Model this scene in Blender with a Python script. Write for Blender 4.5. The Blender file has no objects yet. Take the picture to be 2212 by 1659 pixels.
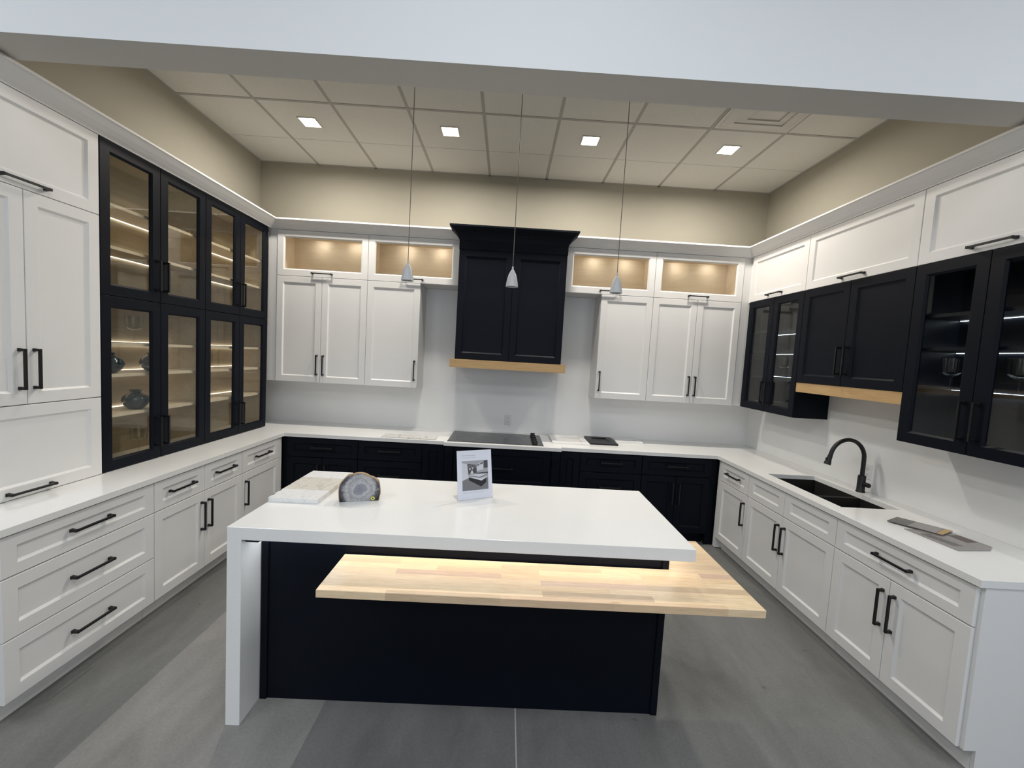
import bpy, bmesh, math, random
from mathutils import Vector, Matrix
random.seed(7)
scene = bpy.context.scene
COL = scene.collection
S = 0.0254                      # the plan is measured in inches, the scene is in metres
W = 217.87                      # distance between the two side walls

# ------------------------------------------------------------------ camera
CX, CY, CZ = 108.425, -180.742, 69.991
YAW, PITCH, ROLL, FPX = 0.016719, -0.068087, 0.056939, 885.51
cam_d = bpy.data.cameras.new('camera')
cam = bpy.data.objects.new('camera', cam_d)
COL.objects.link(cam)
fwd = Vector((math.sin(YAW)*math.cos(PITCH), math.cos(YAW)*math.cos(PITCH), math.sin(PITCH)))
right = Vector((math.cos(YAW), -math.sin(YAW), 0))
up = right.cross(fwd)
r2 = right*math.cos(ROLL) + up*math.sin(ROLL)
u2 = up*math.cos(ROLL) - right*math.sin(ROLL)
cam.matrix_world = Matrix(((r2.x, u2.x, -fwd.x, CX*S), (r2.y, u2.y, -fwd.y, CY*S), (r2.z, u2.z, -fwd.z, CZ*S), (0, 0, 0, 1)))
cam_d.sensor_fit = 'HORIZONTAL'
cam_d.sensor_width = 36.0
cam_d.lens = 36.0*FPX/2212.0
cam_d.clip_start = 0.02
cam_d.clip_end = 100
scene.camera = cam

# ------------------------------------------------------------------ world, exposure, large lights
world = bpy.data.worlds.new('world')
scene.world = world
world.use_nodes = True
wn = world.node_tree.nodes['Background']
wn.inputs[0].default_value = (0.80, 0.88, 1.0, 1)
wn.inputs[1].default_value = 0.12
scene.view_settings.view_transform = 'Standard'
scene.view_settings.look = 'None'
scene.view_settings.gamma = 1
scene.view_settings.use_curve_mapping = False
scene.view_settings.exposure = -0.30
scene.cycles.use_denoising = True
scene.cycles.max_bounces = 8
scene.cycles.diffuse_bounces = 5
scene.cycles.glossy_bounces = 4
scene.cycles.transparent_max_bounces = 12
scene.cycles.caustics_reflective = False
scene.cycles.caustics_refractive = False
scene.cycles.sample_clamp_indirect = 6.0

def area(name, loc, size, size_y, power, col, direction, spread=math.pi):
    d = bpy.data.lights.new(name, 'AREA')
    d.shape = 'RECTANGLE'; d.size = size*S; d.size_y = size_y*S
    d.energy = power; d.color = col; d.spread = spread
    o = bpy.data.objects.new(name, d)
    COL.objects.link(o)
    o.location = Vector(loc)*S
    o.rotation_euler = Vector(direction).to_track_quat('-Z', 'Y').to_euler()
    return o
# daylight through the showroom's glazed front, far behind the camera
area('storefront_daylight', (110, -418, 75), 420, 120, 140, (0.80, 0.87, 1.0), (0, 1, 0))
# ceiling fixtures of the showroom aisle behind the opening
for lx in (-10, 110, 230):
    for ly in (-185, -290):
        area('showroom_fixture_light', (lx, ly, 166.5), 22, 46, 50, (0.90, 0.95, 1.0), (0, 0, -1))

# ------------------------------------------------------------------ materials
def new_mat(name):
    m = bpy.data.materials.new(name); m.use_nodes = True
    nt = m.node_tree; nt.nodes.clear()
    out = nt.nodes.new('ShaderNodeOutputMaterial')
    return m, nt, out
def node(nt, kind, **kw):
    n = nt.nodes.new(kind)
    for k, v in kw.items():
        if k.startswith('i_'):
            n.inputs[int(k[2:])].default_value = v
        else:
            setattr(n, k, v)
    return n
def ramp(nt, stops, interp='LINEAR'):
    n = nt.nodes.new('ShaderNodeValToRGB'); cr = n.color_ramp; cr.interpolation = interp
    while len(cr.elements) < len(stops): cr.elements.new(0.5)
    for e, (p, c) in zip(cr.elements, stops):
        e.position = p; e.color = (c[0], c[1], c[2], 1)
    return n
def principled(nt, out, col=(0.8, 0.8, 0.8), rough=0.5, metal=0, spec=0.5):
    b = nt.nodes.new('ShaderNodeBsdfPrincipled')
    b.inputs['Base Color'].default_value = (*col, 1)
    b.inputs['Roughness'].default_value = rough
    b.inputs['Metallic'].default_value = metal
    b.inputs['Specular IOR Level'].default_value = spec
    nt.links.new(b.outputs[0], out.inputs[0])
    return b
def coords(nt, scale=(1, 1, 1), kind='Object'):
    t = nt.nodes.new('ShaderNodeTexCoord'); mp = nt.nodes.new('ShaderNodeMapping')
    mp.inputs['Scale'].default_value = scale
    nt.links.new(t.outputs[kind], mp.inputs[0])
    return mp.outputs[0]
def world_pos(nt):
    return nt.nodes.new('ShaderNodeNewGeometry').outputs['Position']
def noise(nt, vec, scale, detail=4, rough=0.55, dist=0.0):
    n = nt.nodes.new('ShaderNodeTexNoise')
    n.inputs['Scale'].default_value = scale; n.inputs['Detail'].default_value = detail
    n.inputs['Roughness'].default_value = rough; n.inputs['Distortion'].default_value = dist
    nt.links.new(vec, n.inputs['Vector'])
    return n.outputs['Fac']
def mix(nt, a, b, fac, blend='MIX'):
    n = nt.nodes.new('ShaderNodeMix'); n.data_type = 'RGBA'; n.blend_type = blend
    for sock, v in ((n.inputs[0], fac), (n.inputs[6], a), (n.inputs[7], b)):
        if hasattr(v, 'links'): nt.links.new(v, sock)
        elif isinstance(v, (int, float)): sock.default_value = v
        else: sock.default_value = (v[0], v[1], v[2], 1)
    return n.outputs[2]
def bump(nt, b, height, strength=0.1, dist=0.002):
    n = nt.nodes.new('ShaderNodeBump')
    n.inputs['Strength'].default_value = strength; n.inputs['Distance'].default_value = dist
    nt.links.new(height, n.inputs['Height'])
    nt.links.new(n.outputs[0], b.inputs['Normal'])

def paint(name, col, rough, spec=0.5, var=0.03, scale=6.0):
    m, nt, out = new_mat(name)
    b = principled(nt, out, col, rough, 0, spec)
    f = noise(nt, world_pos(nt), scale, 3)
    lo = tuple(c*(1-var) for c in col); hi = tuple(min(1, c*(1+var)) for c in col)
    nt.links.new(mix(nt, lo, hi, f), b.inputs['Base Color'])
    return m
M = {}
M['white'] = paint('white_cabinet_paint', (0.76, 0.75, 0.735), 0.38, 0.4, 0.012)
M['navy'] = paint('navy_cabinet_paint', (0.0011, 0.0027, 0.0072), 0.48, 0.16, 0.06)
M['beige'] = paint('beige_wall_paint', (0.365, 0.342, 0.283), 0.85, 0.2, 0.02)
M['header_shade'] = paint('shaded_header_paint', (0.60, 0.58, 0.545), 0.8, 0.2, 0.02)
M['soffit'] = paint('white_wall_paint', (0.80, 0.81, 0.81), 0.8, 0.2, 0.01)
M['splash'] = paint('pale_grey_wall_panel', (0.80, 0.80, 0.79), 0.4, 0.4, 0.015)
M['showroom'] = paint('showroom_wall_paint', (0.70, 0.70, 0.69), 0.8, 0.2, 0.01)
M['black'] = paint('matt_black_metal', (0.006, 0.006, 0.007), 0.42, 0.4, 0.05)
M['plate'] = paint('white_plastic', (0.70, 0.70, 0.71), 0.35, 0.5, 0.01)
M['slot'] = paint('dark_slot_plastic', (0.05, 0.05, 0.05), 0.5)
M['sink'] = paint('black_granite_composite', (0.012, 0.011, 0.010), 0.55, 0.4, 0.3, 900)
M['tbar'] = paint('shaded_ceiling_grid', (0.36, 0.345, 0.315), 0.6, 0.3, 0.01)  # the bars' own beige darkened, with their shadow put into the colour
M['vent'] = paint('vent_enamel', (0.56, 0.54, 0.50), 0.5, 0.3, 0.01)
M['ventdark'] = paint('vent_throat', (0.42, 0.41, 0.38), 0.8)
M['satin'] = paint('satin_silver', (0.50, 0.50, 0.50), 0.42, 0.5, 0.02)
M['cord'] = paint('grey_cord', (0.11, 0.10, 0.09), 0.5)
M['paper'] = paint('printer_paper', (0.83, 0.85, 0.90), 0.6, 0.2, 0.005)
M['ink'] = paint('grey_ink', (0.20, 0.21, 0.23), 0.7)
M['shelfdark'] = paint('dark_shelf', (0.010, 0.013, 0.022), 0.35, 0.5)
M['yellow'] = paint('yellow_sticker', (0.75, 0.72, 0.10), 0.5)
M['brown'] = paint('brown_swatch', (0.085, 0.055, 0.045), 0.35)
for i, g in enumerate((0.03, 0.09, 0.22, 0.42, 0.70)):
    M['g%d' % i] = paint('print_grey_%d' % i, (g, g*1.01, g*1.03), 0.6, 0.2, 0.06, 300)

def emis(name, col, strength):
    m, nt, out = new_mat(name)
    e = node(nt, 'ShaderNodeEmission'); e.inputs[0].default_value = (*col, 1); e.inputs[1].default_value = strength
    nt.links.new(e.outputs[0], out.inputs[0]); return m
M['can'] = emis('downlight_diffuser', (1.0, 0.93, 0.80), 14)
M['led_warm'] = emis('warm_led', (1.0, 0.94, 0.82), 5.2)
M['led_cool'] = emis('cool_led', (0.80, 0.90, 1.0), 7)
M['led_island'] = emis('island_led', (1.0, 0.96, 0.90), 36)
M['led_leg'] = emis('cool_island_led', (0.88, 0.94, 1.0), 40)
M['puck'] = emis('puck_led', (1.0, 0.93, 0.82), 230)
M['troffer'] = emis('showroom_fixture', (0.93, 0.96, 1.0), 4)

def glass(name, tint, ior=1.42, rough=0.01, gcol=(0.9, 0.9, 0.9)):
    m, nt, out = new_mat(name)
    t = node(nt, 'ShaderNodeBsdfTransparent'); t.inputs[0].default_value = (*tint, 1)
    g = node(nt, 'ShaderNodeBsdfGlossy'); g.inputs['Roughness'].default_value = rough; g.inputs['Color'].default_value = (*gcol, 1)
    f = node(nt, 'ShaderNodeFresnel')
    bk = nt.nodes.new('ShaderNodeNewGeometry')          # the far face of the pane reflects like the near one
    mr = node(nt, 'ShaderNodeMapRange'); mr.inputs['To Min'].default_value = ior; mr.inputs['To Max'].default_value = 1/ior
    nt.links.new(bk.outputs['Backfacing'], mr.inputs['Value']); nt.links.new(mr.outputs[0], f.inputs[0])
    ms = node(nt, 'ShaderNodeMixShader')
    nt.links.new(f.outputs[0], ms.inputs[0]); nt.links.new(t.outputs[0], ms.inputs[1]); nt.links.new(g.outputs[0], ms.inputs[2])
    nt.links.new(ms.outputs[0], out.inputs[0]); return m
M['pane'] = glass('clear_pane', (0.92, 0.92, 0.89), 1.4)
M['crystal'] = glass('crystal', (0.95, 0.96, 0.96), 1.42, 0.03)
M['acrylic'] = glass('acrylic', (0.97, 0.97, 0.98), 1.25, 0.02)

def quartz():
    m, nt, out = new_mat('white_quartz')
    b = principled(nt, out, (0.8, 0.8, 0.78), 0.16, 0, 0.5)
    p = world_pos(nt)
    c = mix(nt, (0.76, 0.757, 0.74), (0.82, 0.818, 0.80), noise(nt, p, 3.5, 5))
    sp = ramp(nt, [(0.62, (0, 0, 0)), (0.72, (1, 1, 1))])
    nt.links.new(noise(nt, p, 420, 2), sp.inputs[0])
    c2 = mix(nt, c, (0.66, 0.655, 0.64), sp.outputs[0])
    nt.links.new(c2, b.inputs['Base Color'])
    return m
M['quartz'] = quartz()

def wood_block():
    m, nt, out = new_mat('butcher_block_maple')
    b = principled(nt, out, (0.6, 0.45, 0.28), 0.38, 0, 0.4)
    v = coords(nt, (1, 1, 1))
    br = node(nt, 'ShaderNodeTexBrick')
    br.offset = 0.37; br.offset_frequency = 2; br.squash = 1.0
    br.inputs['Scale'].default_value = 1.0
    br.inputs['Mortar Size'].default_value = 0.0
    br.inputs['Brick Width'].default_value = 0.48
    br.inputs['Row Height'].default_value = 0.043
    br.inputs['Color1'].default_value = (0, 0, 0, 1); br.inputs['Color2'].default_value = (1, 1, 1, 1)
    nt.links.new(v, br.inputs['Vector'])
    cr = ramp(nt, [(0.0, (0.52, 0.39, 0.27)), (0.18, (0.75, 0.59, 0.39)), (0.5, (0.79, 0.63, 0.425)), (0.8, (0.73, 0.55, 0.345)), (1.0, (0.60, 0.43, 0.33))])
    nt.links.new(br.outputs['Color'], cr.inputs[0])
    g = noise(nt, coords(nt, (5, 90, 90)), 1.6, 6, 0.6, 1.2)
    gr = ramp(nt, [(0.3, (0.80, 0.74, 0.66)), (0.6, (1.04, 1.02, 1.0))])
    nt.links.new(g, gr.inputs[0])
    c = mix(nt, cr.outputs[0], gr.outputs[0], 0.75, 'MULTIPLY')
    k = ramp(nt, [(0.73, (1, 1, 1)), (0.80, (0.45, 0.27, 0.14))])
    nt.links.new(noise(nt, coords(nt, (7, 17, 17)), 1.0, 2), k.inputs[0])
    c2 = mix(nt, c, k.outputs[0], 0.8, 'MULTIPLY')
    nt.links.new(c2, b.inputs['Base Color'])
    return m
M['block'] = wood_block()

def wood(name, c0, c1, c2, axis='x', rough=0.45, sc=1.0):
    m, nt, out = new_mat(name)
    b = principled(nt, out, c1, rough, 0, 0.35)
    s = {'x': (3, 55, 55), 'y': (55, 3, 55), 'z': (55, 55, 3)}[axis]
    f = noise(nt, coords(nt, tuple(q*sc for q in s)), 1.0, 6, 0.62, 1.5)
    cr = ramp(nt, [(0.25, c0), (0.5, c1), (0.75, c2)])
    nt.links.new(f, cr.inputs[0])
    big = noise(nt, coords(nt, (2, 6, 6)), 1.3, 3)
    c = mix(nt, cr.outputs[0], mix(nt, (0.86, 0.84, 0.8), (1.08, 1.06, 1.03), big), 0.7, 'MULTIPLY')
    nt.links.new(c, b.inputs['Base Color'])
    return m
M['oak'] = wood('oak_trim', (0.42, 0.27, 0.125), (0.52, 0.345, 0.165), (0.57, 0.39, 0.20), 'x')
M['oaky'] = wood('oak_trim_lengthwise', (0.42, 0.27, 0.125), (0.52, 0.345, 0.165), (0.57, 0.39, 0.20), 'y')
M['maple'] = wood('maple_ply', (0.72, 0.62, 0.50), (0.78, 0.685, 0.565), (0.82, 0.73, 0.61), 'x', 0.4, 0.6)
M['maple_dark'] = wood('maple_ply_dark', (0.42, 0.35, 0.25), (0.48, 0.405, 0.295), (0.54, 0.46, 0.34), 'y', 0.4, 0.6)  # darker copy of the maple, for the hutch linings

def ceiling_tile():
    m, nt, out = new_mat('mineral_ceiling_tile')
    b = principled(nt, out, (0.6, 0.57, 0.5), 0.95, 0, 0.1)
    p = world_pos(nt)
    base = mix(nt, (0.60, 0.585, 0.54), (0.65, 0.635, 0.59), noise(nt, p, 35, 4))
    cr = ramp(nt, [(0.60, (1, 1, 1)), (0.70, (0.62, 0.60, 0.57))])
    nt.links.new(noise(nt, p, 210, 3, 0.7), cr.inputs[0])
    c = mix(nt, base, cr.outputs[0], 0.8, 'MULTIPLY')
    nt.links.new(c, b.inputs['Base Color'])
    bump(nt, b, noise(nt, p, 210, 3, 0.7), 0.4, 0.003)
    return m
M['tile'] = ceiling_tile()

def concrete():
    m, nt, out = new_mat('polished_concrete')
    b = principled(nt, out, (0.2, 0.2, 0.2), 0.42, 0, 0.4)
    p = world_pos(nt)
    sx = node(nt, 'ShaderNodeSeparateXYZ'); nt.links.new(p, sx.inputs[0])
    mr = node(nt, 'ShaderNodeMapRange')
    mr.inputs['From Min'].default_value = (1.5-37.5*4)*S; mr.inputs['From Max'].default_value = (1.5+37.5*8)*S
    nt.links.new(sx.outputs[0], mr.inputs['Value'])
    tones = [0.155, 0.16, 0.14, 0.15, 0.108, 0.160, 0.104, 0.113, 0.113, 0.115, 0.14, 0.13]
    warm = [1.0, 1.0, 1.0, 1.0, 1.0, 1.0, 0.97, 0.99, 0.985, 0.985, 1, 1]
    cr = ramp(nt, [(i/12, (t*1.46, t*(1.41 if i == 5 else 1.47), t*(1.34 if i == 5 else 1.40)/w)) for i, (t, w) in enumerate(zip(tones, warm))], 'CONSTANT')
    nt.links.new(mr.outputs[0], cr.inputs[0])
    mp = node(nt, 'ShaderNodeMapping'); mp.inputs['Scale'].default_value = (3.2, 1.1, 1); mp.inputs['Rotation'].default_value = (0, 0, -0.5)
    nt.links.new(p, mp.inputs[0])
    cl = ramp(nt, [(0.25, (0.74, 0.74, 0.74)), (0.5, (1, 1, 1)), (0.78, (1.28, 1.27, 1.25))])
    nt.links.new(noise(nt, mp.outputs[0], 1.5, 7, 0.6, 0.8), cl.inputs[0])
    c = mix(nt, cr.outputs[0], cl.outputs[0], 0.85, 'MULTIPLY')
    fine = ramp(nt, [(0.3, (0.80, 0.80, 0.80)), (0.7, (1.2, 1.2, 1.2))])
    nt.links.new(noise(nt, p, 75, 6, 0.75), fine.inputs[0])
    c = mix(nt, c, fine.outputs[0], 0.7, 'MULTIPLY')
    # pale scuffs and small dark spots
    sc = ramp(nt, [(0.66, (0, 0, 0)), (0.80, (1, 1, 1))])
    nt.links.new(noise(nt, p, 16, 6, 0.75, 1.5), sc.inputs[0])
    c = mix(nt, c, (0.26, 0.255, 0.245), mix(nt, (0, 0, 0), sc.outputs[0], 0.45))
    sp = ramp(nt, [(0.70, (0, 0, 0)), (0.74, (1, 1, 1))])
    nt.links.new(noise(nt, p, 5.5, 3, 0.6), sp.inputs[0])
    c = mix(nt, c, (0.05, 0.05, 0.05), mix(nt, (0, 0, 0), sp.outputs[0], 0.6))
    # the pale joint between two slabs
    d = node(nt, 'ShaderNodeMath', operation='SUBTRACT'); nt.links.new(sx.outputs[0], d.inputs[0]); d.inputs[1].default_value = 114.0*S
    a = node(nt, 'ShaderNodeMath', operation='ABSOLUTE'); nt.links.new(d.outputs[0], a.inputs[0])
    l = node(nt, 'ShaderNodeMath', operation='LESS_THAN'); nt.links.new(a.outputs[0], l.inputs[0]); l.inputs[1].default_value = 0.0032
    c = mix(nt, c, (0.42, 0.41, 0.38), l.outputs[0])
    nt.links.new(c, b.inputs['Base Color'])
    bump(nt, b, noise(nt, p, 45, 5), 0.06, 0.003)
    rr = ramp(nt, [(0.3, (0.34, 0.34, 0.34)), (0.7, (0.55, 0.55, 0.55))])
    nt.links.new(noise(nt, p, 4, 4), rr.inputs[0]); nt.links.new(rr.outputs[0], b.inputs['Roughness'])
    return m
M['concrete'] = concrete()

def marble(name, base, vein, sc=6.0):
    m, nt, out = new_mat(name)
    b = principled(nt, out, base, 0.2, 0, 0.5)
    v = coords(nt, (1, 1, 1))
    n1 = noise(nt, v, sc, 3, 0.5, 1.2)
    cr = ramp(nt, [(0.475, base), (0.50, vein), (0.525, base)])
    nt.links.new(n1, cr.inputs[0])
    c = mix(nt, base, cr.outputs[0], noise(nt, v, sc*0.8, 3))
    nt.links.new(c, b.inputs['Base Color'])
    return m
M['marble'] = marble('white_marble', (0.74, 0.74, 0.735), (0.60, 0.60, 0.595), 5)
M['marble_beige'] = marble('beige_marble', (0.62, 0.59, 0.53), (0.44, 0.40, 0.35), 4)
M['marble_grey'] = marble('veined_marble', (0.62, 0.61, 0.58), (0.26, 0.25, 0.24), 7)

def agate():
    m, nt, out = new_mat('agate_face')
    b = principled(nt, out, (0.3, 0.3, 0.3), 0.12, 0, 0.5)
    v = coords(nt, (1, 1, 1))
    sep = node(nt, 'ShaderNodeSeparateXYZ'); nt.links.new(v, sep.inputs[0])
    # distance from the core of the nodule, in the cut plane
    dx = node(nt, 'ShaderNodeMath', operation='SUBTRACT'); nt.links.new(sep.outputs[0], dx.inputs[0]); dx.inputs[1].default_value = 0.002
    dz = node(nt, 'ShaderNodeMath', operation='SUBTRACT'); nt.links.new(sep.outputs[2], dz.inputs[0]); dz.inputs[1].default_value = 0.070
    comb = node(nt, 'ShaderNodeCombineXYZ'); nt.links.new(dx.outputs[0], comb.inputs[0]); nt.links.new(dz.outputs[0], comb.inputs[2])
    ln = node(nt, 'ShaderNodeVectorMath', operation='LENGTH'); nt.links.new(comb.outputs[0], ln.inputs[0])
    nz = noise(nt, v, 22, 4, 0.55, 0.4)
    ad = node(nt, 'ShaderNodeMath', operation='MULTIPLY_ADD'); nt.links.new(nz, ad.inputs[0]); ad.inputs[1].default_value = 0.075; nt.links.new(ln.outputs['Value'], ad.inputs[2])
    sc = node(nt, 'ShaderNodeMath', operation='MULTIPLY'); nt.links.new(ad.outputs[0], sc.inputs[0]); sc.inputs[1].default_value = 6.3
    cr = ramp(nt, [(0.22, (0.20, 0.205, 0.235)), (0.42, (0.26, 0.265, 0.30)), (0.46, (0.44, 0.44, 0.46)), (0.58, (0.30, 0.305, 0.32)), (0.66, (0.42, 0.42, 0.41)), (0.76, (0.30, 0.30, 0.32)), (0.82, (0.10, 0.10, 0.125)), (0.93, (0.02, 0.018, 0.02))])
    nt.links.new(sc.outputs[0], cr.inputs[0])
    f = noise(nt, v, 130, 4, 0.7)
    fr = ramp(nt, [(0.35, (0.75, 0.75, 0.76)), (0.65, (1.15, 1.15, 1.15))]); nt.links.new(f, fr.inputs[0])
    nt.links.new(mix(nt, cr.outputs[0], fr.outputs[0], 0.8, 'MULTIPLY'), b.inputs['Base Color'])
    return m
M['agate'] = agate()
M['rind'] = wood('agate_rind', (0.20, 0.13, 0.075), (0.36, 0.26, 0.16), (0.46, 0.35, 0.23), 'x', 0.8, 0.5)

def ceramic():
    m, nt, out = new_mat('teal_glazed_ceramic')
    b = principled(nt, out, (0.02, 0.07, 0.09), 0.15, 0, 0.6)
    f = noise(nt, coords(nt), 35, 4, 0.6, 1)
    nt.links.new(mix(nt, (0.004, 0.013, 0.022), (0.008, 0.040, 0.056), f), b.inputs['Base Color'])
    return m
M['ceramic'] = ceramic()

def cooktop_glass():
    m, nt, out = new_mat('black_ceramic_glass')
    b = principled(nt, out, (0.012, 0.012, 0.013), 0.12, 0, 0.5)
    return m
M['cooktop'] = cooktop_glass()

def plank(name, a, c, rough=0.25):
    m, nt, out = new_mat(name)
    b = principled(nt, out, a, rough, 0, 0.5)
    f = noise(nt, coords(nt, (12, 60, 10)), 1, 5, 0.6, 1)
    nt.links.new(mix(nt, a, c, f), b.inputs['Base Color']); return m
M['plank'] = plank('grey_plank_print', (0.20, 0.19, 0.19), (0.33, 0.315, 0.31))
M['plank_dark'] = plank('dark_plank_print', (0.06, 0.057, 0.053), (0.15, 0.14, 0.13))

# ------------------------------------------------------------------ mesh building
class MB:
    def __init__(s): s.v = []; s.f = []; s.m = []; s.cur = 0
    def add(s, vs, fs):
        o = len(s.v); s.v += [tuple(map(float, p)) for p in vs]
        for f in fs: s.f.append([i+o for i in f]); s.m.append(s.cur)
    def box(s, x0, y0, z0, x1, y1, z1):
        x0, x1 = sorted((x0, x1)); y0, y1 = sorted((y0, y1)); z0, z1 = sorted((z0, z1))
        s.add([(x0,y0,z0),(x1,y0,z0),(x1,y1,z0),(x0,y1,z0),(x0,y0,z1),(x1,y0,z1),(x1,y1,z1),(x0,y1,z1)],
              [(0,3,2,1),(4,5,6,7),(0,1,5,4),(1,2,6,5),(2,3,7,6),(3,0,4,7)])
    def rbox(s, fn, u0, u1, v0, v1, w0, w1):     # a box in a wall run's own axes
        a, b = fn(u0, v0, w0), fn(u1, v1, w1); s.box(*a, *b)
    def frustum(s, fn, u0, u1, v0, v1, w0, w1, t):   # box whose outer end is smaller by t
        c = [(u0,v0,w0),(u1,v0,w0),(u1,v1,w0),(u0,v1,w0),(u0+t,v0+t,w1),(u1-t,v0+t,w1),(u1-t,v1-t,w1),(u0+t,v1-t,w1)]
        s.add([fn(*p) for p in c], [(0,3,2,1),(4,5,6,7),(0,1,5,4),(1,2,6,5),(2,3,7,6),(3,0,4,7)])
    def prism(s, poly, fn, a, b):                # polygon extruded from a to b, fn(p, q, t)
        n = len(poly)
        s.add([fn(p, q, a) for p, q in poly]+[fn(p, q, b) for p, q in poly],
              [list(range(n))[::-1], list(range(n, 2*n))]+[(i, (i+1) % n, n+(i+1) % n, n+i) for i in range(n)])
    def rings(s, loops, cap0=True, cap1=True):
        n = len(loops[0]); vs = [p for l in loops for p in l]; fs = []
        for k in range(len(loops)-1):
            for i in range(n):
                j = (i+1) % n; fs.append((k*n+i, k*n+j, (k+1)*n+j, (k+1)*n+i))
        if cap0: fs.append(list(range(n))[::-1])
        if cap1: fs.append([(len(loops)-1)*n+i for i in range(n)])
        s.add(vs, fs)
    def lathe(s, prof, c, n=24, axis='z', caps=True):
        loops = []
        for r, h in prof:
            l = []
            for i in range(n):
                a = 2*math.pi*i/n; p, q = r*math.cos(a), r*math.sin(a)
                l.append({'z': (c[0]+p, c[1]+q, c[2]+h), 'y': (c[0]+p, c[1]+h, c[2]+q), 'x': (c[0]+h, c[1]+p, c[2]+q)}[axis])
            loops.append(l)
        s.rings(loops, caps, caps)
    def tube(s, path, rad, n=14):
        path = [Vector(p) for p in path]; loops = []
        rads = rad if isinstance(rad, (list, tuple)) else [rad]*len(path)
        ref = Vector((0, 1, 0.02))
        for i, p in enumerate(path):
            t = (path[min(i+1, len(path)-1)]-path[max(i-1, 0)]).normalized()
            a = t.cross(ref).normalized(); b = t.cross(a)
            loops.append([tuple(p+(a*math.cos(2*math.pi*k/n)+b*math.sin(2*math.pi*k/n))*rads[i]) for k in range(n)])
        s.rings(loops)
    def rect_loop(s, fn, u0, u1, v0, v1, w): return [fn(u0,v0,w), fn(u1,v0,w), fn(u1,v1,w), fn(u0,v1,w)]
    def shaker(s, fn, u0, u1, v0, v1, w0, w1, ru, rv0, rv1, bev=0.45, deep=0.42, hole=False):
        R = lambda a, b, c, d, w: s.rect_loop(fn, a, b, c, d, w)
        e = 0.07
        L = [R(u0,u1,v0,v1,w0), R(u0,u1,v0,v1,w1-e), R(u0+e,u1-e,v0+e,v1-e,w1), R(u0+ru,u1-ru,v0+rv0,v1-rv1,w1),
             R(u0+ru+bev,u1-ru-bev,v0+rv0+bev,v1-rv1-bev,w1-deep)]
        if hole:
            L.append(R(u0+ru+bev,u1-ru-bev,v0+rv0+bev,v1-rv1-bev,w0)); L.append(L[0]); s.rings(L, False, False)
        else:
            s.rings(L, True, True)
    def build(s, name, mats, parent=None, smooth=False, bevel=0, seg=1, origin=None, rotz=0.0):
        me = bpy.data.meshes.new(name)
        xs, ys, zs = zip(*s.v)
        if origin is None: origin = ((min(xs)+max(xs))/2, (min(ys)+max(ys))/2, min(zs))
        bm = bmesh.new()
        vs = [bm.verts.new(((p[0]-origin[0])*S, (p[1]-origin[1])*S, (p[2]-origin[2])*S)) for p in s.v]
        for f, mi in zip(s.f, s.m):
            try: fc = bm.faces.new([vs[i] for i in f]); fc.material_index = mi
            except ValueError: pass
        bmesh.ops.remove_doubles(bm, verts=bm.verts, dist=1e-6)
        bmesh.ops.recalc_face_normals(bm, faces=bm.faces)
        if bevel:
            ed = [e for e in bm.edges if len(e.link_faces) == 2 and e.calc_face_angle(0) > 0.5]
            bmesh.ops.bevel(bm, geom=ed, offset=bevel*S, segments=seg, affect='EDGES', profile=0.6, clamp_overlap=True)
        if smooth:
            for f in bm.faces: f.smooth = True
        bm.to_mesh(me); bm.free()
        if smooth: me.set_sharp_from_angle(angle=0.75)
        for m in (mats if isinstance(mats, (list, tuple)) else [mats]): me.materials.append(m)
        o = bpy.data.objects.new(name, me); COL.objects.link(o)
        place(o, origin, parent)
        if rotz: o.rotation_euler[2] = rotz
        return o
ORG = {}
def place(o, origin, parent):
    ORG[o] = Vector(origin)
    if parent is not None:
        o.parent = parent; o.location = (Vector(origin)-ORG[parent])*S
    else:
        o.location = Vector(origin)*S
def tag(o, label, cat, group=None):
    o['label'] = label; o['category'] = cat
    if group: o['group'] = group
    return o
def thing(name, label, cat, origin, group=None):
    o = bpy.data.objects.new(name, None); COL.objects.link(o)
    o.empty_display_size = 0.05
    place(o, origin, None)
    return tag(o, label, cat, group)
def structure(o): o['kind'] = 'structure'; return o
def dup(root, loc, label=None, rotz=None):
    def cp(o, parent):
        c = o.copy(); COL.objects.link(c)
        if parent is not None: c.parent = parent
        for ch in [k for k in bpy.data.objects if k.parent is o]: cp(ch, c)
        return c
    r = cp(root, None); r.location = Vector(loc)*S
    if label: r['label'] = label
    if rotz is not None: r.rotation_euler[2] = rotz
    return r

back = lambda u, v, w: (u, -w, v)
left = lambda u, v, w: (w, u, v)
rght = lambda u, v, w: (W-w, u, v)

# ------------------------------------------------------------------ room shell
ZC, ZS, ZT = 146.04, 119.2, 168.0
YS0, YS1 = -107.1, -100.0
b = MB(); b.box(-150, -420, -6, 370, 5, 0); structure(b.build('floor', M['concrete']))
b = MB(); b.box(-5, 0, 0, W+5, 5, ZC+6); structure(b.build('wall_back', M['beige']))
b = MB(); b.box(-5, YS0, 0, 0, 0, ZC+6); structure(b.build('wall_left', M['beige']))
b = MB(); b.box(W, YS0, 0, W+5, 0, ZC+6); structure(b.build('wall_right', M['beige']))
b = MB(); b.box(0, YS1, ZC, W, 0, ZC+5); structure(b.build('ceiling', M['tile']))
# header wall over the opening
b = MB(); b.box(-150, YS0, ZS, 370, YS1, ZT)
b.m[0] = 1; b.m[4] = 1                    # underside and kitchen side toned darker: the underside's shade is in this colour
structure(b.build('wall_header', [M['soffit'], M['header_shade']]))
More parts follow.
